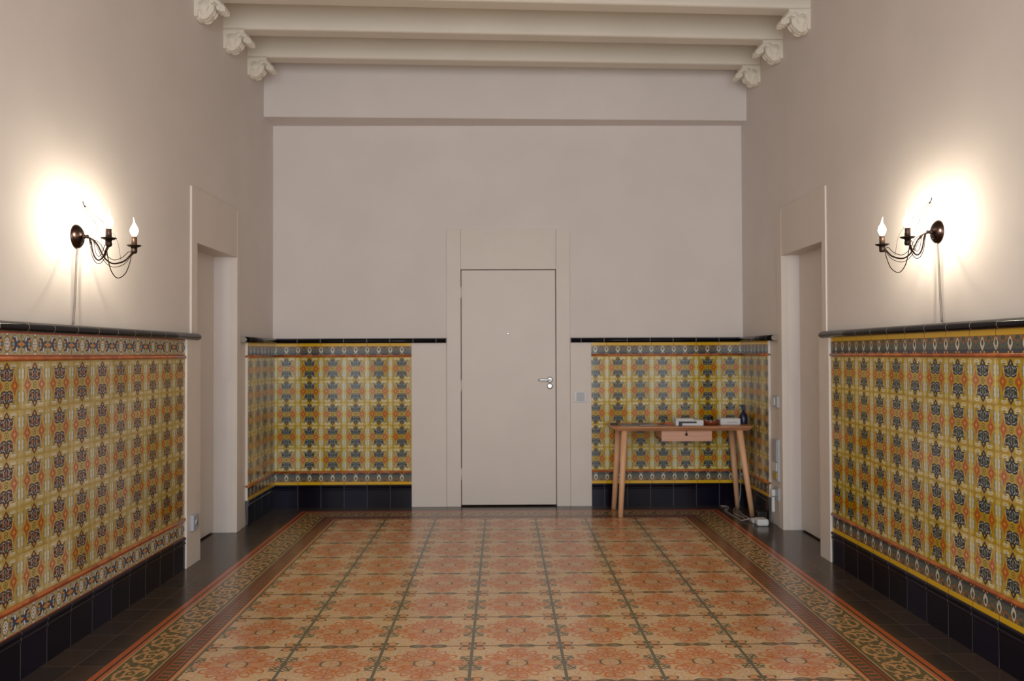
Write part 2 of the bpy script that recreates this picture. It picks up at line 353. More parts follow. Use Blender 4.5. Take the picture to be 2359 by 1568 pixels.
BROWNC=plain('brown_glazed_bowl',C(122,58,30),.25,.5,var=.15,scale=40)
PAPER=plain('printed_paper',C(142,138,138),.6,.3,var=.12,scale=60)
ORANGE=plain('orange_paper',C(196,92,60),.6,.3,var=.1,scale=60)
YELL=plain('yellow_plastic',C(190,160,80),.4,.5)
GLASS=T('window_glass',.02,.5); GLASS.b.inputs['Transmission Weight'].default_value=1; GLASS=GLASS.done((1,1,1,1))
# ------------------------------------------------------------------ helpers: meshes
def obj(name,bm,mat,parent=None,smooth=False,loc=None):
    me=bpy.data.meshes.new(name); bmesh.ops.recalc_face_normals(bm,faces=bm.faces); bm.to_mesh(me); bm.free()
    for m in (mat if isinstance(mat,(list,tuple)) else [mat]): me.materials.append(m)
    if smooth: me.shade_smooth()
    o=bpy.data.objects.new(name,me); COL.objects.link(o)
    if parent is not None: o.parent=parent
    if loc is not None: o.location=loc
    return o
def tag(o,label=None,cat=None,group=None,kind=None):
    if label: o['label']=label
    if cat: o['category']=cat
    if group: o['group']=group
    if kind: o['kind']=kind
    return o
def thing(name,loc,label,cat,group=None):
    o=bpy.data.objects.new(name,None); COL.objects.link(o); o.location=loc; o.empty_display_size=.05
    return tag(o,label,cat,group)
def struct(name,bm,mat,parent=None,smooth=False):
    o=obj(name,bm,mat,parent,smooth)
    if parent is None: o['kind']='structure'
    return o
def box(bm,x0,x1,y0,y1,z0,z1,bev=0):
    b=bmesh.new(); bmesh.ops.create_cube(b,size=1)
    bmesh.ops.scale(b,vec=(abs(x1-x0),abs(y1-y0),abs(z1-z0)),verts=b.verts)
    bmesh.ops.translate(b,vec=((x0+x1)/2,(y0+y1)/2,(z0+z1)/2),verts=b.verts)
    if bev: bmesh.ops.bevel(b,geom=b.edges[:],offset=bev,segments=2,profile=.5,affect='EDGES')
    join(bm,b)
def join(bm,b):
    me=bpy.data.meshes.new('tmp'); b.to_mesh(me); b.free(); bm.from_mesh(me); bpy.data.meshes.remove(me)
def B(*a,bev=0):
    bm=bmesh.new(); box(bm,*a,bev=bev); return bm
def smooth_path(pts,n=8):
    P=[Vector(p) for p in pts]; out=[]
    P=[P[0]*2-P[1]]+P+[P[-1]*2-P[-2]]
    for i in range(1,len(P)-2):
        for j in range(n):
            t=j/n; a,b,c,d=P[i-1],P[i],P[i+1],P[i+2]
            out.append(.5*((2*b)+(c-a)*t+(2*a-5*b+4*c-d)*t*t+(3*b-3*c+d-a)*t**3))
    out.append(P[-2]); return out
def tube(bm,pts,r,seg=10,smooth=6,r1=None,caps=True):
    P=smooth_path(pts,smooth) if smooth else [Vector(p) for p in pts]
    rings=[]; up=None; n=len(P)
    for i,p in enumerate(P):
        d=(P[min(i+1,n-1)]-P[max(i-1,0)]).normalized()
        if up is None:
            up=Vector((0,0,1)) if abs(d.z)<.9 else Vector((1,0,0))
        s=d.cross(up).normalized(); up=s.cross(d).normalized()
        rr=r if r1 is None else r+(r1-r)*i/(n-1)
        rings.append([bm.verts.new(p+(s*math.cos(a)+up*math.sin(a))*rr) for a in [2*PI*k/seg for k in range(seg)]])
    for a,b in zip(rings,rings[1:]):
        for k in range(seg): bm.faces.new((a[k],a[(k+1)%seg],b[(k+1)%seg],b[k]))
    if caps: bm.faces.new(rings[0]); bm.faces.new(rings[-1])
    return bm
def lathe(bm,prof,seg=32,M=Matrix()):
    rings=[]
    for r,z in prof:
        rings.append([bm.verts.new(M@Vector((max(r,1e-5)*math.cos(2*PI*k/seg),max(r,1e-5)*math.sin(2*PI*k/seg),z))) for k in range(seg)])
    for a,b in zip(rings,rings[1:]):
        for k in range(seg): bm.faces.new((a[k],a[(k+1)%seg],b[(k+1)%seg],b[k]))
    bm.faces.new(rings[0]); bm.faces.new(rings[-1]); return bm
def strip(name,prof,path,mat,parent=None,uscale=.2,u0=0,smooth=False,kindfn=obj,seglen=.2):
    """extrude a profile [(out,z)] along a straight wall path: path=(origin, dir, out, length); UV u = distance/uscale"""
    o,d,n,L=[Vector(x) if not isinstance(x,(int,float)) else x for x in path]
    bm=bmesh.new(); uvl=bm.loops.layers.uv.new('UVMap')
    k=max(1,int(L/seglen)); ss=[L*i/k for i in range(k+1)]
    per=[0]
    for a,b in zip(prof,prof[1:]): per.append(per[-1]+math.dist(a,b))
    tot=per[-1]
    vs=[[bm.verts.new(o+d*s+n*p[0]+Vector((0,0,p[1]))) for p in prof] for s in ss]
    for i in range(k):
        for j in range(len(prof)-1):
            f=bm.faces.new((vs[i][j],vs[i+1][j],vs[i+1][j+1],vs[i][j+1]))
            for l,(s,q) in zip(f.loops,((ss[i],per[j]),(ss[i+1],per[j]),(ss[i+1],per[j+1]),(ss[i],per[j+1]))):
                l[uvl].uv=((s-u0)/uscale,1-q/tot)
            f.smooth=smooth
    for e in (vs[0],vs[-1]):
        try: bm.faces.new(e)
        except ValueError: pass
    ob=kindfn(name,bm,mat,parent); return ob
def panel(name,path,z0,z1,mat,parent,u0,us,v0,vs,thick=.02,flip=False):
    """tile slab: front face with tile UVs + edges going back into the wall"""
    o,d,n,L=[Vector(x) if not isinstance(x,(int,float)) else x for x in path]
    bm=bmesh.new(); uvl=bm.loops.layers.uv.new('UVMap')
    def P(s,z,t): return bm.verts.new(o+d*s+n*t+Vector((0,0,z)))
    a=[P(0,z0,0),P(L,z0,0),P(L,z1,0),P(0,z1,0)]; b=[P(0,z0,-thick),P(L,z0,-thick),P(L,z1,-thick),P(0,z1,-thick)]
    f=bm.faces.new(a)
    for l,(s,z) in zip(f.loops,((0,z0),(L,z0),(L,z1),(0,z1))):
        v=(z-v0)/vs; 
        if flip: v=(v0-z)/vs
        l[uvl].uv=((s-u0)/us,v)
    for i in range(4):
        g=bm.faces.new((a[i],b[i],b[(i+1)%4],a[(i+1)%4])); g.material_index=1
    g=bm.faces.new(b[::-1]); g.material_index=1
    return obj(name,bm,[mat,TRIMW],parent)
# ------------------------------------------------------------------ setting: floor
bm=bmesh.new(); uvl=bm.loops.layers.uv.new('UVMap')
def quad(pts,uvf,mi):
    f=bm.faces.new([bm.verts.new((p[0],p[1],p[2] if len(p)>2 else 0)) for p in pts]); f.material_index=mi
    for l in f.loops: l[uvl].uv=uvf(l.vert.co)
FX0,FX1,FYB=.635,3.435,6.775; BW=.358; FYN=FYB-.42*19
OX0,OX1,OYB,OYN=FX0-BW,FX1+BW,FYB+BW,FYN-BW
quad([(FX0,FYN),(FX1,FYN),(FX1,FYB),(FX0,FYB)],lambda c:((c.x-FX0)/.4,(c.y-FYN)/.42),1)
quad([(OX0,OYN),(FX0,FYN),(FX0,FYB),(OX0,OYB)],lambda c:((c.y-.03)/.2,(c.x-OX0)/BW),2)
quad([(FX1,FYN),(OX1,OYN),(OX1,OYB),(FX1,FYB)],lambda c:((c.y-.03)/.2,(OX1-c.x)/BW),2)
quad([(FX0,FYB),(FX1,FYB),(OX1,OYB),(OX0,OYB)],lambda c:((c.x-.03)/.2,(OYB-c.y)/BW),2)
quad([(OX0,OYN),(OX1,OYN),(FX1,FYN),(FX0,FYN)],lambda c:((c.x-.03)/.2,(c.y-OYN)/BW),2)
mg=lambda c:((c.x-.15)/.2,(c.y-.02)/.2)
quad([(-.36,REAR-.1),(OX0,REAR-.1),(OX0,D+.27),(-.36,D+.27)],mg,0)
quad([(OX1,REAR-.1),(W+.36,REAR-.1),(W+.36,D+.27),(OX1,D+.27)],lambda c:((c.x-W+.143)/.2,(c.y-.09)/.2),0)
quad([(OX0,OYB),(OX1,OYB),(OX1,D+.27),(OX0,D+.27)],mg,0)
quad([(OX0,REAR-.1),(OX1,REAR-.1),(OX1,OYN),(OX0,OYN)],mg,0)
for pts in ([(-.36,REAR-.1,-.1),(W+.36,REAR-.1,-.1),(W+.36,D+.27,-.1),(-.36,D+.27,-.1)],): quad(pts,mg,0)
floor=struct('floor',bm,[MARGIN,FIELD,FBORD])
# ------------------------------------------------------------------ setting: walls
LO,LO2=5.485,6.305; RO,RO2=5.475,6.275; HT=2.055
BX0,BX1=1.612,2.445
def wall_with_hole(name,xa,xb,y0,y1,h0,h1,ht,mat):
    bm=bmesh.new(); box(bm,xa,xb,y0,h0,0,CEIL+.1); box(bm,xa,xb,h1,y1,0,CEIL+.1); box(bm,xa,xb,h0,h1,ht,CEIL+.1); return struct(name,bm,mat)
wall_left=wall_with_hole('wall_left',-.35,PLX,REAR-.2,D+.25,LO-.003,LO2+.003,HT+.003,PAINT)
obj('light_block_side',B(-.42,-.34,REAR-.2,D+.3,-.1,CEIL+.1),PAINT,wall_left)  # unseen sheathing, added to stop sky light leaking in under the left door
wall_right=wall_with_hole('wall_right',PRX,W+.35,REAR-.2,D+.25,RO-.003,RO2+.003,HT+.003,PAINT)
obj('light_block_side',B(W+.34,W+.42,REAR-.2,D+.3,-.1,CEIL+.1),PAINT,wall_right)  # same added sheathing, keeps sky light out from under the right door
bm=bmesh.new(); box(bm,-.35,BX0-.003,PBY,D+.25,0,CEIL+.1); box(bm,BX1+.003,W+.35,PBY,D+.25,0,CEIL+.1); box(bm,BX0-.003,BX1+.003,PBY,D+.25,HT+.011,CEIL+.1)
wall_back=struct('wall_back',bm,PAINT)
obj('light_block_far',B(-.4,W+.4,D+.24,D+.32,-.1,CEIL+.1),PAINT,wall_back)  # unseen backing, added so no blue sky light shows under the far door
WX0,WX1,WZ0,WZ1=W/2-1.7,W/2+1.7,.25,3.15
bm=bmesh.new(); box(bm,-.35,WX0,REAR-.2,REAR,0,CEIL+.1); box(bm,WX1,W+.35,REAR-.2,REAR,0,CEIL+.1)
box(bm,WX0,WX1,REAR-.2,REAR,0,WZ0); box(bm,WX0,WX1,REAR-.2,REAR,WZ1,CEIL+.1); wall_front=struct('wall_front',bm,PAINT)
bm=bmesh.new()
for x in (WX0,W/2-.035,WX1-.07): box(bm,x,x+.07,REAR-.12,REAR-.05,WZ0,WZ1)
for z in (WZ0,WZ0+1.7,WZ1-.07): box(bm,WX0,WX1,REAR-.12,REAR-.05,z,z+.07)
win=struct('window_assumed_1',bm,TRIMW)  # assumed window, unseen; made wide and close to brighten the side walls
obj('pane',B(WX0+.07,WX1-.07,REAR-.09,REAR-.084,WZ0+.07,WZ1-.07),GLASS,win)
ceiling=struct('ceiling',B(-.35,W+.35,REAR-.2,D+.25,CEIL,CEIL+.12),CPAINT)
# box beam across the far wall
def skew_box(xa,xb,yl,yr,w0,w1,z0,z1,bev=.008,seg=1):
    b=bmesh.new()
    def y(x,off): return yl+(yr-yl)*(x/W)+off
    vs=[b.verts.new((x,y(x,o),z)) for z in (z0,z1) for (x,o) in ((xa,w0),(xb,w0),(xb,w1),(xa,w1))]
    for f in ((0,1,2,3),(4,5,6,7),(0,1,5,4),(1,2,6,5),(2,3,7,6),(3,0,4,7)): b.faces.new([vs[i] for i in f])
    bmesh.ops.recalc_face_normals(b,faces=b.faces)
    if bev: bmesh.ops.bevel(b,geom=[e for e in b.edges if abs(e.verts[0].co.z-z0)<1e-5 and abs(e.verts[1].co.z-z0)<1e-5],offset=bev,segments=3,profile=.5,affect='EDGES')
    return b
b=bmesh.new(); vs=[b.verts.new(p) for p in ((PLX,7.04,3.322),(PRX,7.165,3.322),(PRX,PBY+.02,3.322),(PLX,PBY+.02,3.322),(PLX,7.04,CEIL+.02),(PRX,7.165,CEIL+.02),(PRX,PBY+.02,CEIL+.02),(PLX,PBY+.02,CEIL+.02))]
for f in ((0,1,2,3),(4,5,6,7),(0,1,5,4),(1,2,6,5),(2,3,7,6),(3,0,4,7)): b.faces.new([vs[i] for i in f])
struct('trim_1',b,PAINT)
# ------------------------------------------------------------------ ceiling beams and corbels
BZ=3.668
BEAMS=[(6.585,6.765),(6.012,6.215),(5.44,5.65),(4.86,5.07),(4.24,4.47),(3.67,3.90),(3.10,3.33),(2.53,2.76),(1.96,2.19),(1.39,1.62),(.82,1.05),(.25,.48),(-.32,-.09),(-.89,-.66)]
ORD=['nearest the far wall','second from the far wall','third from the far wall, at the top edge']
ORC=['nearest the far wall','second from the far wall','third from the far wall']
def corbel_bm(s):
    """carved plaster bracket: local x = out from the wall, y = along the wall, z = up; top at z=0"""
    bm=bmesh.new()
    def ell(c,r,seg=16,rot=0,ridge=0,n=7):
        b=bmesh.new(); bmesh.ops.create_uvsphere(b,u_segments=seg*2,v_segments=seg,radius=1)
        for v in b.verts:
            k=1+ridge*math.cos(n*math.atan2(v.co.z,v.co.x))*(1 if abs(v.co.y)<.999 else 0)
            v.co=Vector((v.co.x*r[0]*k,v.co.y*r[1],v.co.z*r[2]*k))
        bmesh.ops.rotate(b,cent=(0,0,0),matrix=Matrix.Rotation(rot,3,'Y'),verts=b.verts)
        bmesh.ops.translate(b,vec=c,verts=b.verts); join(bm,b)
    box(bm,-.02,.185,-.085,.085,-.028,.0)
    box(bm,-.02,.165,-.075,.075,-.055,-.02)
    # main scroll against the wall
    ell((.055,0,-.085),(.075,.083,.072),ridge=.03,n=9)
    ell((.095,0,-.075),(.062,.078,.058),ridge=.03,n=9)
    ell((.07,0,-.13),(.06,.078,.052),ridge=.04,n=9)
    ell((.02,0,-.15),(.035,.07,.045),ridge=.04)
    for k in (-1,0,1):                                   # flutes
        ell((.105,k*.045,-.105),(.045,.019,.06),rot=.5)
        ell((.07,k*.045,-.165),(.04,.017,.025),rot=-.3)
    # volutes on the flanks
    for sgn in (-1,1):
        ell((.07,sgn*.075,-.09),(.045,.016,.045)); ell((.07,sgn*.085,-.09),(.022,.012,.022))
        ell((.135,sgn*.075,-.05),(.026,.014,.022))
    box(bm,-.02,.028,-.082,.082,-.175,-.02)
    # leaf spray under the beam end
    for k,(x,z,a) in enumerate(((.185,-.05,.6),(.205,-.072,.9),(.225,-.088,.9),(.205,-.104,1.2),(.182,-.092,1.5),(.228,-.104,1.2))):
        for y in (-.045,0,.045): ell((x,y,z),(.026,.022,.017),rot=a,ridge=.08)
    ell((.165,0,-.045),(.05,.075,.022),rot=.25)
    return bm
cor_src=None
def corbel(x,y,side,label):
    global cor_src
    if cor_src is None:
        o=obj('corbel',corbel_bm(1),CPAINT,smooth=True); cor_src=o
        m=o.modifiers.new('merge','REMESH'); m.mode='VOXEL'; m.voxel_size=.0045; m.use_smooth_shade=True
    else:
        o=cor_src.copy(); COL.objects.link(o)
    o.scale=(.80,.86,.80); o.location=(x,y,BZ); o.rotation_euler=(0,0,0 if side>0 else PI)
    return tag(o,label,'corbel','carved plaster corbels')
for i,(yl,yr) in enumerate(BEAMS):
    b=skew_box(PLX-.04,PRX+.04,yl,yr,0,.15,BZ,CEIL+.02,bev=.02)
    o=obj('ceiling_beam',b,CPAINT)
    if i<3:
        tag(o,('cream painted ceiling beam '+ORD[i]),'beam','cream beams across the ceiling')
        corbel(PLX,yl+.075,1,'carved cream corbel on the left wall, '+ORC[i])
        corbel(PRX,yr+.075,-1,'carved cream corbel on the right wall, '+ORC[i])
    else:
        o.name='trim_%d'%(20+i); o['kind']='structure'
# ------------------------------------------------------------------ tiled dado
Z_B=.196; ZB1,ZB2=.295,.315; ZU1,ZU2=1.302,1.322; ZR=1.421; ZT=1.466
PL=((0,REAR,0),(0,1,0),(1,0,0)); 
def dado(parent,origin,d,n,L,kind,u0,pitch=.2,capL=None,cap_off=0,skirt_extra=0):
    """origin at floor on tile face; u0 = distance along where a seam falls"""
    tile=TILE_Y if kind=='y' else TILE_B; brd=BORD_Y if kind=='y' else BORD_B
    path=(origin,d,n,L)
    panel('tile_panel',path,ZB2-.004,ZU1+.004,tile,parent,u0,pitch,ZB2-.001,(ZU1-ZB2)/5)
    if kind=='y':
        panel('tile_border',path,ZU2-.004,ZR+.01,brd,parent,u0,pitch,ZR,ZR-ZU2,flip=True)
        panel('tile_border',path,Z_B,ZB1+.004,brd,parent,u0,pitch,Z_B,ZB1-Z_B)
    else:
        panel('tile_border',path,ZU2-.004,ZR+.01,brd,parent,u0,pitch,ZR,ZR-ZU2,flip=True)
        panel('tile_border',path,Z_B,ZB1+.004,brd,parent,u0,pitch,ZB1,ZB1-Z_B,flip=True)
    for z0,z1 in ((ZB1,ZB2),(ZU1,ZU2)):
        prof=[(-.01,z0)]+[(.010*math.sin(a),(z0+z1)/2-(z1-z0)/2*math.cos(a)) for a in [PI*k/8 for k in range(9)]]+[(-.01,z1)]
        strip('bead',prof,path,BEAD,parent,smooth=True)
def base(name,origin,d,n,L,u0):
    prof=[(.003,0),(.003,.150),(.008,.156),(.008,.163),(.004,.168),(.006,.178),(.010,.184),(.010,.192),(.004,.1965),(-.015,.1965)]
    strip(name,prof,(origin,d,n,L),BASE,None,kindfn=struct,u0=u0)
def rail(name,origin,d,n,L,u0):
    prof=[(-.03,ZR)]+[(.012,ZR),(.022,ZR+.002),(.030,ZR+.008),(.034,ZR+.018),(.032,ZR+.028),(.024,ZR+.036),(.010,ZR+.042),(-.03,ZT)]
    strip(name,prof,(origin,d,n,L),RAIL,None,kindfn=struct,u0=u0,smooth=True,seglen=.4)
Ln=5.247-REAR
X=(1,0,0);Xn=(-1,0,0);Y=(0,1,0);Yn=(0,-1,0)
dado(wall_left,(0,REAR,0),Y,X,Ln,'b',3.4707-REAR)
dado(wall_left,(0,6.535,0),Y,X,D-6.535,'y',D-6.535)
dado(wall_right,(W,REAR,0),Y,Xn,5.303-REAR,'y',3.52-REAR)
dado(wall_right,(W,6.565,0),Y,Xn,D-6.565,'y',D-6.565)
dado(wall_back,(0,D,0),X,Yn,1.184,'y',0)
dado(wall_back,(2.749,D,0),X,Yn,W-2.749,'y',W-2.749,pitch=.196)
base('baseboard_left',(0,REAR,0),Y,X,Ln,3.4707-REAR); base('baseboard_left',(0,6.535,0),Y,X,D-6.535,D-6.535)
base('baseboard_right',(W,REAR,0),Y,Xn,5.303-REAR,3.52-REAR); base('baseboard_right',(W,6.565,0),Y,Xn,D-6.565,D-6.565)
base('baseboard_back',(0,D,0),X,Yn,1.184,0); base('baseboard_back',(2.749,D,0),X,Yn,W-2.749,W-2.749)
rail('trim_2',(0,REAR,0),Y,X,5.44-REAR,3.4707-REAR); rail('trim_3',(0,6.40,0),Y,X,D-6.40,D-6.4)
rail('trim_4',(W,REAR,0),Y,Xn,5.42-REAR,3.46-REAR); rail('trim_5',(W,6.375,0),Y,Xn,D-6.375,D-6.375)
rail('trim_6',(0,D,0),X,Yn,1.486,0); rail('trim_7',(2.571,D,0),X,Yn,W-2.571,W-2.571)
# ------------------------------------------------------------------ door casings, plain boards below the rail, doors
def side(sx,n0,face,o0,o1,cn,cf,b0,bf,b1,bf1,trim_n,dn,leafx,jy,knob):
    """sx=+1 left wall (room to +x), -1 right"""
    def bx(xa,xb,*r,bev=.002): return B(min(xa,xb),max(xa,xb),*r,bev=bev)
    back=face-sx*.05
    bm=bmesh.new()
    box(bm,min(face,back),max(face,back),cn,o0,0,2.411,bev=.002); box(bm,min(face,back),max(face,back),o1,cf,0,2.411,bev=.002)
    box(bm,min(face-sx*.0015,back),max(face-sx*.0015,back),o0+.0005,o1-.0005,HT,2.411,bev=.001)
    c=struct('trim_%d'%trim_n,bm,TRIMW)
    bm=bmesh.new()
    box(bm,min(bf,back),max(bf,back),b0,cn+.002,0,ZR+.004,bev=.002); box(bm,min(bf1,back),max(bf1,back),cf-.002,b1,0,ZR+.004,bev=.002)
    if sx>0: box(bm,face,bf,cn,o0,0,ZR,bev=.002)
    else: box(bm,bf,face,cn,o0,0,ZR,bev=.002)
    struct('trim_%d'%(trim_n+1),bm,TRIMW)
    # lining of the reveal and leaf
    lx=leafx
    bm=bmesh.new(); xa,xb=sorted((lx,lx-sx*.045)); box(bm,xa,xb,o0+.002-.02,o1+.02,.012,HT-.002+.01,bev=.002)
    leaf=struct('door_%d'%dn,bm,DPAINT)
    bm=bmesh.new(); lathe(bm,[(.0,0),(.026,0),(.026,.008),(.012,.012),(.010,.045),(.0,.045)],24,Matrix.Translation((lx,knob,1.04))@Matrix.Rotation(sx*PI/2,4,'Y'))
    tube(bm,[(lx+sx*.045,knob,1.04),(lx+sx*.052,knob+jy*.03,1.04),(lx+sx*.052,knob+jy*.12,1.04)],.008)
    obj('door_handle',bm,CHROME,leaf,smooth=True)
side(1,0,-.010,LO,LO2,5.385,6.392,5.248,.013,6.53,-.018,8,1,-.185,1,LO+.04)
side(-1,0,W+.012,RO,RO2,5.410,6.372,5.306,W-.013,6.562,W+.021,10,2,W+.150,1,RO+.04)
# far door
bm=bmesh.new(); yf=D+.006
box(bm,1.489,BX0,yf,yf+.1,0,2.414,bev=.002); box(bm,BX1,2.564,yf,yf+.1,0,2.414,bev=.002); box(bm,BX0+.002,BX1-.002,yf+.001,yf+.1,HT+.008,2.414,bev=.001)
struct('trim_12',bm,TRIMW)
bm=bmesh.new(); box(bm,1.184,1.487,D+.003,D+.05,0,ZR+.004,bev=.002); box(bm,2.566,2.749,D+.003,D+.05,0,ZR+.004,bev=.002)
struct('trim_13',bm,TRIMW)
bm=bmesh.new(); box(bm,BX0+.006,BX1-.006,yf+.012,yf+.05,.014,HT+.002,bev=.003)
door3=struct('door_3',bm,DPAINT)
obj('bottom_rail',B(BX0+.008,BX1-.008,yf+.010,yf+.02,.014,.034,bev=.001),DPAINT,door3)
def rose(z,hole=True):
    bm=bmesh.new(); M=Matrix.Translation((2.388,yf+.012,z))@Matrix.Rotation(PI/2,4,'X')
    lathe(bm,[(0,0),(.026,0),(.0265,.004),(.024,.008),(.012,.009),(.0,.009)],32,M); return bm
h=obj('door_handle',rose(1.098),CHROME,door3,smooth=True)
bm=bmesh.new(); tube(bm,[(2.388,yf+.004,1.098),(2.388,yf-.035,1.098),(2.372,yf-.045,1.098),(2.286,yf-.045,1.10)],.0085,14); obj('lever',bm,CHROME,h,smooth=True)
h=obj('keyhole_rose',rose(1.043),CHROME,door3,smooth=True); obj('keyhole',B(2.385,2.391,yf+.001,yf+.004,1.033,1.053),BPL,h)
bm=bmesh.new(); lathe(bm,[(0,0),(.011,0),(.011,.003),(.006,.005),(0,.005)],20,Matrix.Translation((2.023,yf+.013,1.502))@Matrix.Rotation(PI/2,4,'X')); obj('peephole',bm,CHROME,door3,smooth=True)
for z in (.28,1.05,1.86):
    bm=bmesh.new(); tube(bm,[(BX0+.002,yf+.004,z-.05),(BX0+.002,yf+.004,z+.05)],.005,10,0); obj('hinge',bm,TRIMW,door3,smooth=True)
# ------------------------------------------------------------------ wall sconces
def sconce(px,y0,z0,sx,label,zc):
    """sx=+1: left wall, the fitting points to +x"""
    root=thing('wall_sconce',(px,y0,z0),label,'wall lamp','candle style wall sconces')
    def P(o,y,z): return (sx*o,y,z)          # local: out, along, up
    M=Matrix.Rotation(sx*PI/2,4,'Y')
    bm=bmesh.new(); lathe(bm,[(0,-.002),(.0575,-.002),(.058,.003),(.054,.010),(.044,.019),(.030,.026),(.016,.030),(.009,.032),(.0,.033)],48,M)
    pl=obj('backplate',bm,BRONZE,root,smooth=True)
    bm=bmesh.new(); lathe(bm,[(0,.028),(.010,.028),(.012,.034),(.009,.042),(.007,.045),(.009,.048),(.009,.055),(0,.058)],20,M); obj('stem',bm,BRONZE,root,smooth=True)
    for a in (-1,1):
        b=bmesh.new(); lathe(b,[(0,.02),(.004,.021),(.004,.026),(0,.0275)],12,Matrix.Translation((0,0,a*.032))@M); obj('screw',b,BRONZE,pl,smooth=True)
    zcup=zc-z0; dc=.212
    for s in (-1,1):
        ys=s*.131
        bm=bmesh.new()
        tube(bm,[P(.050,0,-.002),P(.066,s*.012,-.010),P(.084,s*.030,-.034),P(.098,s*.045,-.075),P(.116,s*.058,-.106),P(.142,s*.075,-.119),P(.176,s*.104,-.104),P(.200,s*.124,-.070),P(dc,ys,zcup-.03)],.0040,12)
        arm=obj('arm',bm,BRONZE,root,smooth=True)
        for dz,do in ((.017,.010),(-.017,-.006)):
            bm=bmesh.new(); tube(bm,[P(.052,s*.004,-.004),P(.068+do*.5,s*.014,-.012),P(.086+do,s*.032,-.036+dz*.4),P(.100+do,s*.047,-.077+dz*.6),P(.118+do*.4,s*.060,-.106+dz),P(.143,s*.076,-.119+dz),P(.174-do*.4,s*.102,-.102+dz),P(.197-do*.8,s*.122,-.068+dz*.6),P(dc-do,ys+s*do*.4,zcup-.03)],.0017,8)
            obj('scroll_wire',bm,IRON,arm,smooth=True)
        C0=Matrix.Translation(P(dc,ys,0))
        bm=bmesh.new(); lathe(bm,[(0,zcup-.034),(.010,zcup-.034),(.0145,zcup-.028),(.015,zcup-.004),(0,zcup-.002)],24,C0); cup=obj('socket_cup',bm,IRON,root,smooth=True)
        bm=bmesh.new(); lathe(bm,[(0,zcup-.005),(.012,zcup-.005),(.024,zcup-.002),(.034,zcup+.004),(.0345,zcup+.0055),(.024,zcup+.001),(.012,zcup+.0005),(0,zcup+.0005)],32,C0); obj('drip_pan',bm,IRON,root,smooth=True)
        bm=bmesh.new(); lathe(bm,[(0,zcup),(.0135,zcup),(.0135,zcup+.046),(.0115,zcup+.048),(0,zcup+.048)],24,C0); obj('candle_sleeve',bm,SLEEVE,root,smooth=True)
        zb=zcup+.047
        prof=[(0,0),(.0085,0),(.0105,.006),(.0165,.016),(.0195,.027),(.0185,.038),(.014,.049),(.0085,.058),(.0050,.066),(.0032,.074),(.0022,.084),(.0008,.092),(0,.093)]
        bm=bmesh.new(); lathe(bm,[(r,zb+z) for r,z in prof],20,C0)
        for v in bm.verts:                                   # bent flame tip
            t=max(0,(v.co.z-zb-.055)/.038)
            v.co.y+=-s*.010*t*t*(1 if t<1 else 1)
        bu=obj('bulb',bm,BULB,root,smooth=True)
        bm=bmesh.new(); lathe(bm,[(0,zb+.016),(.003,zb+.017),(.003,zb+.037),(0,zb+.038)],10,C0); obj('filament',bm,FILAMENT,bu,smooth=True)
    # hanging loop and the tall heart of wire
    bm=bmesh.new(); tube(bm,[P(.200,-.125,zcup-.03),P(.200,-.118,-.10),P(.196,-.075,-.165),P(.192,0,-.195),P(.196,.075,-.165),P(.200,.118,-.10),P(.200,.125,zcup-.03)],.0022,8,10)
    obj('hanging_loop',bm,IRON,root,smooth=True)
    bm=bmesh.new()
    for s in (-1,1):
        tube(bm,[P(.070,s*.014,-.012),P(.080,s*.034,.04),P(.060,s*.026,.095),P(.036,s*.004,.148)],.0008,6,8)
        tube(bm,[P(.165,s*.096,-.10),P(.150,s*.08,.0),P(.095,s*.05,.08),P(.036,s*.004,.148)],.0008,6,8)
    obj('fine_wire',bm,IRON,root,smooth=True)
    bm=bmesh.new(); tube(bm,[P(.040,0,.138),P(.034,0,.150),P(.030,0,.158),P(.030,0,.166)],.0022,8,6); obj('wire_hook',bm,IRON,root,smooth=True)
    bm=bmesh.new(); tube(bm,[P(.008,0,-.054),P(.004,-.006,-.12),P(.0045,-.018,-.28),P(.0045,-.035,ZT-z0+.0035)],.0045,10,6); obj('power_cord',bm,CORD,root,smooth=True)
    return root
sconce(PLX,3.955,1.882,1,'bronze two-candle wall sconce with lit bulbs on the left wall',1.852)
sconce(PRX,4.020,1.905,-1,'bronze two-candle wall sconce with lit bulbs on the right wall',1.858)
# ------------------------------------------------------------------ wooden desk in the far right corner
TX0,TX1,TY0,TY1,TZ=2.862,4.030,6.81,7.262,.728
desk=thing('console_desk',((TX0+TX1)/2,(TY0+TY1)/2,0),'pale ash wood desk with splayed legs against the tiled far wall','table')
def L(p): return (p[0]-(TX0+TX1)/2,p[1]-(TY0+TY1)/2,p[2])
bm=bmesh.new(); r=.06; cor=[]
for (cx,cy,a0) in ((TX1-r,TY0+r,-PI/2),(TX1-r,TY1-r,0),(TX0+r,TY1-r,PI/2),(TX0+r,TY0+r,PI)):
    for k in range(9): a=a0+PI/2*k/8; cor.append((cx,cy,math.cos(a),math.sin(a)))
def ringv(z,ins): return [bm.verts.new(L((cx+(r-ins)*c,cy+(r-ins)*s,z))) for cx,cy,c,s in cor]
rs=[ringv(TZ-.036,.034),ringv(TZ-.020,.014),ringv(TZ-.008,.001),ringv(TZ-.003,0),ringv(TZ,.002)]
for a,b_ in zip(rs,rs[1:]):
    for k in range(len(a)): bm.faces.new((a[k],a[(k+1)%len(a)],b_[(k+1)%len(a)],b_[k]))
bm.faces.new(rs[0]); bm.faces.new(rs[-1]); obj('tabletop',bm,WOOD,desk)
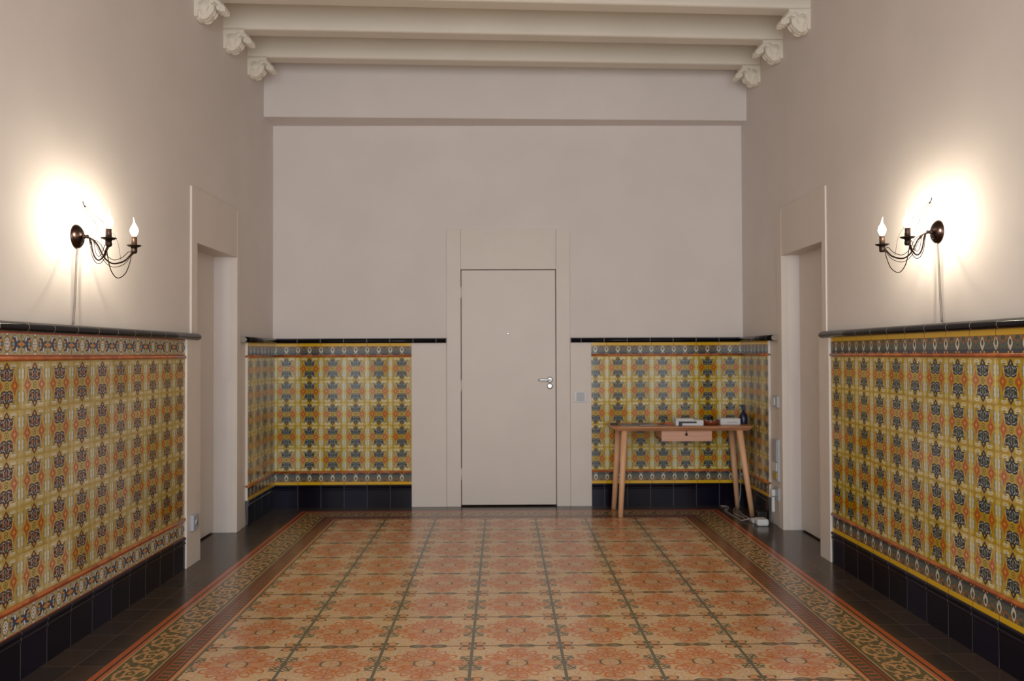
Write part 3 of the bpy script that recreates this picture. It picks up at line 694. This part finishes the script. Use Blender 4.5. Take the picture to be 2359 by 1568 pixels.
for top,foot in (((2.972,6.87),(2.925,6.80)),((2.968,7.19),(2.919,7.165)),((3.915,6.87),(4.000,6.815)),((3.935,7.19),(3.992,7.215))):
    bm=bmesh.new(); tube(bm,[L((*foot,0)),L((foot[0]+(top[0]-foot[0])*.5,foot[1]+(top[1]-foot[1])*.5,(TZ-.03)/2)),L((*top,TZ-.03))],.020,20,0,.0275); obj('leg',bm,LEGW,desk,smooth=True)
bm=bmesh.new(); box(bm,*[v for v in (3.276-(TX0+TX1)/2,3.690-(TX0+TX1)/2,6.872-(TY0+TY1)/2,6.89-(TY0+TY1)/2,.604,TZ-.036)],bev=.002)
dr=obj('drawer',bm,DRAW,desk)
x0,x1=3.285-(TX0+TX1)/2,3.681-(TX0+TX1)/2; y0,y1=6.888-(TY0+TY1)/2,7.20-(TY0+TY1)/2
bm=bmesh.new(); box(bm,x0,x1,y0,y1,.61,.618); box(bm,x0,x0+.012,y0,y1,.61,TZ-.038); box(bm,x1-.012,x1,y0,y1,.61,TZ-.038); box(bm,x0,x1,y1-.012,y1,.61,TZ-.038); obj('drawer_box',bm,LEGW,dr)
kx=3.479-(TX0+TX1)/2; ky=6.872-(TY0+TY1)/2
bm=bmesh.new(); lathe(bm,[(0,0),(.0105,0),(.012,.004),(.010,.010),(0,.012)],20,Matrix.Translation((kx,ky,.660))@Matrix.Rotation(PI/2,4,'X'))
tube(bm,[(kx,ky-.004,.668),(kx+.001,ky-.006,.690)],.0035,8,0); obj('knob',bm,BPL,dr,smooth=True)
# things on the desk
def on(z=0): return TZ+z
t=thing('router_box',(3.515,6.95,on()),'white flat box with a black strip on its front, on the wooden desk','box')
obj('case',B(-.115,.115,-.05,.07,0,.046,bev=.006),WPL,t); obj('lid',B(-.113,.035,-.045,.068,.046,.058,bev=.004),WPL,t)
obj('front_strip',B(-.085,.055,-.056,-.049,.022,.036,bev=.002),BPL,t)
obj('foot',B(-.093,-.068,-.072,-.049,0,.036,bev=.003),BPL,t)
t=thing('modem_box',(3.865,7.0,on()),'plain white box with rounded corners, to the right of the brown bowl','box')
obj('case',B(-.085,.085,-.05,.05,0,.056,bev=.010),WPL,t)
obj('vent_slots',B(-.03,.06,-.0515,-.0495,.02,.026),GPL,t)
t=thing('bowl',(3.705,6.98,on()),'brown glazed bowl full of small things between the two white boxes','bowl')
bm=bmesh.new(); lathe(bm,[(0,0),(.048,0),(.062,.006),(.074,.022),(.077,.040),(.073,.040),(.066,.014),(.0,.010)],36); obj('dish',bm,BROWNC,t,smooth=True)
t=thing('trinket_pile',(3.705,6.98,on(.0105)),'small dark odds and ends heaped in the brown bowl','trinkets'); t.name='key_bunch'
bm=bmesh.new()
for k in range(5):
    a=k*1.25; c=(.026*math.cos(a),.022*math.sin(a),.030+.006*k); q=[]
    lathe(bm,[(.009,-.002),(.013,-.002),(.013,.002),(.009,.002)],14,Matrix.Translation(c)@Matrix.Rotation(.5+a,4,'X')@Matrix.Rotation(a,4,'Z'))
    tube(bm,[c,(c[0]*1.8,c[1]*1.8,c[2]-.012)],.003,6,0)
tube(bm,[(.0,0,.03),(-.01,.0,.055),(.0,.004,.068),(.012,0,.056),(.002,-.002,.032)],.0035,8,6)
obj('keys',bm,BPL,t)
bm=bmesh.new()
for k in range(6):
    b=bmesh.new(); bmesh.ops.create_icosphere(b,subdivisions=2,radius=.014); a=k*1.05+.3
    bmesh.ops.translate(b,vec=(.036*math.cos(a),.034*math.sin(a),.020),verts=b.verts); join(bm,b)
obj('beads',bm,GPL,t,smooth=True)
t=thing('spray_bottle',(4.002,7.06,on()),'dark blue upright plastic bottle at the right end of the desk','bottle')
bm=bmesh.new(); lathe(bm,[(0,0),(.034,0),(.036,.006),(.035,.05),(.030,.075),(.016,.098),(.012,.105),(.012,.118),(0,.118)],28); obj('body',bm,NAVYP,t,smooth=True)
bm=bmesh.new(); box(bm,-.012,.012,-.012,.012,.115,.150,bev=.004); box(bm,-.030,.012,-.009,.009,.146,.160,bev=.003); tube(bm,[(-.012,0,.146),(-.022,0,.130),(-.026,0,.112)],.0035,8,4)
obj('trigger_head',bm,NAVYP,t)
t=obj('sunglasses_case',B(-.032,.032,-.012,.012,0,.020,bev=.006),BPL,loc=(2.905,7.0,on())); tag(t,'small black case at the left corner of the desk','case'); t.name='small_case'
def sheet(name,pts,h,mat,label,cat,group=None):
    b=bmesh.new(); lo=[b.verts.new((x,y,0)) for x,y in pts]; hi=[b.verts.new((x,y,h)) for x,y in pts]
    b.faces.new(lo); b.faces.new(hi)
    for k in range(len(pts)): b.faces.new((lo[k],lo[(k+1)%len(pts)],hi[(k+1)%len(pts)],hi[k]))
    cx=sum(p[0] for p in pts)/len(pts); cy=sum(p[1] for p in pts)/len(pts)
    bmesh.ops.translate(b,vec=(-cx,-cy,0),verts=b.verts)
    return tag(obj(name,b,mat,loc=(cx,cy,on())),label,cat,group)
sheet('paper_sheet',[(2.945,6.88),(3.09,6.87),(3.10,7.06),(2.955,7.07)],.004,PAPER,'grey flat paper sheet at the left end of the desk','paper')
sheet('magazine',[(3.10,6.90),(3.235,6.93),(3.20,7.12),(3.07,7.09)],.010,PAPER,'pale folded papers lying turned near the middle of the desk','paper')
sheet('leaflet',[(3.265,6.92),(3.37,6.90),(3.39,7.02),(3.28,7.04)],.007,BPL,'dark flat leaflet under the orange card, left of the white box','leaflet')
o=sheet('orange_card',[(3.315,6.94),(3.385,6.95),(3.375,7.0),(3.31,6.99)],.012,ORANGE,'small orange card lying on the dark leaflet left of the white box','card'); o.location.z+=.007
# ------------------------------------------------------------------ fittings on the walls
t=thing('thermostat',((2.595+2.710)/2,D+.003,.948),'square grey and white control panel on the board right of the far door','switch panel')
obj('frame',B(-.0575,.0575,-.010,.0,-.047,.047,bev=.003),WPL,t); obj('screen',B(-.034,.036,-.013,-.009,-.036,.038,bev=.001),GPL,t)
xb=W+.021
t=thing('light_switch',(xb,6.42,.955),'small white light switch high on the board beside the right doorway','light switch')
obj('plate',B(-.024,0,-.075,.04,-.045,.042,bev=.003),SILV,t); obj('rocker',B(-.029,-.023,-.02,.03,-.03,.028,bev=.002),WPL,t)
t=thing('intercom_panel',(xb,6.42,.50),'tall narrow grey intercom strip on the board beside the right doorway','intercom')
obj('housing',B(-.024,0,-.075,.04,-.150,.168,bev=.003),SILV,t); obj('front_cover',B(-.030,-.023,-.06,.038,0.0,.160,bev=.002),GPL,t)
obj('grille',B(-.030,-.023,-.06,.038,-.075,-.010,bev=.002),WPL,t); obj('yellow_label',B(-.030,-.023,-.06,.038,-.135,-.085,bev=.002),YELL,t)
t=thing('wall_socket',(xb,6.41,.255),'grey wall socket low on the board beside the right doorway','socket')
obj('plate',B(-.020,0,-.065,.045,-.05,.045,bev=.003),SILV,t)
t=thing('plug_adapter',(xb-.0205,6.425,.255),'white plug with its cable, pushed into the low socket by the right doorway','plug')
obj('plug_body',B(-.03,0,-.018,.018,-.025,.025,bev=.006),WPL,t)
obj('transformer',B(-.026,-.004,-.014,.014,-.145,-.030,bev=.005),WPL,t)
bm=bmesh.new(); tube(bm,[(-.015,0,-.143),(-.015,.0,-.19),(-.004,.05,-.235),(-.006,.10,-.2515),(-.006,.14,-.2515)],.003,8,6); obj('cable',bm,CORD,t,smooth=True)
xl=.013
t=thing('wall_socket',(xl,5.355,.268),'grey wall socket low on the board beside the left doorway','socket')
obj('plate',B(0,.022,-.05,.045,-.048,.050,bev=.003),SILV,t); 
bm=bmesh.new(); lathe(bm,[(0,.0),(.020,.0),(.022,.003),(.0,.0035)],24,Matrix.Translation((.0215,0,0))@Matrix.Rotation(PI/2,4,'Y')); obj('outlet_face',bm,GPL,t,smooth=True)
# cables and adapters on the floor
t=thing('power_strip',(3.965,6.47,0),'white power strip on the floor in front of the right doorway board','power strip')
obj('body',B(-.045,.045,-.055,.055,0,.052,bev=.014),WPL,t)
bm=bmesh.new(); box(bm,-.05,.0,.05,.12,.0,.035,bev=.01); obj('tail',bm,WPL,t)
t=thing('black_adapter',(4.005,6.60,0),'black power adapter standing behind the white power strip','adapter')
obj('brick',B(-.04,.04,-.045,.045,0,.085,bev=.008),BPL,t)
def cable(pts,label,r=.0045):
    bm=bmesh.new(); tube(bm,[(x,y,z+r) for x,y,z in pts],r,8,8); return tag(obj('power_cable',bm,WPLC,smooth=True),label,'cable')
WPLC=plain('dirty_white_cable',C(158,150,142),.5,.4)
cable([(3.93,6.58,.012),(3.90,6.66,0),(3.905,6.76,0),(3.88,6.90,0),(3.90,7.0,0),(3.93,7.10,0),(3.955,7.16,0)],'white cable curving along the floor to the front right desk leg')
cable([(3.935,6.585,.018),(3.945,6.70,0),(3.935,6.88,0),(3.945,6.97,0),(3.955,7.05,0),(3.965,7.13,.0),(4.01,7.20,.10),(4.02,7.23,.30),(4.01,7.28,.50),(3.98,7.29,.70)],'white cable running on past the desk leg and up the tiled wall behind')
cable([(3.915,6.60,.020),(3.86,6.63,0),(3.85,6.72,0),(3.84,6.90,.0),(3.84,7.06,0),(3.88,7.12,0),(3.91,7.22,0),(3.86,7.27,0)],'white cable looping wide on the floor in front of both right desk legs')
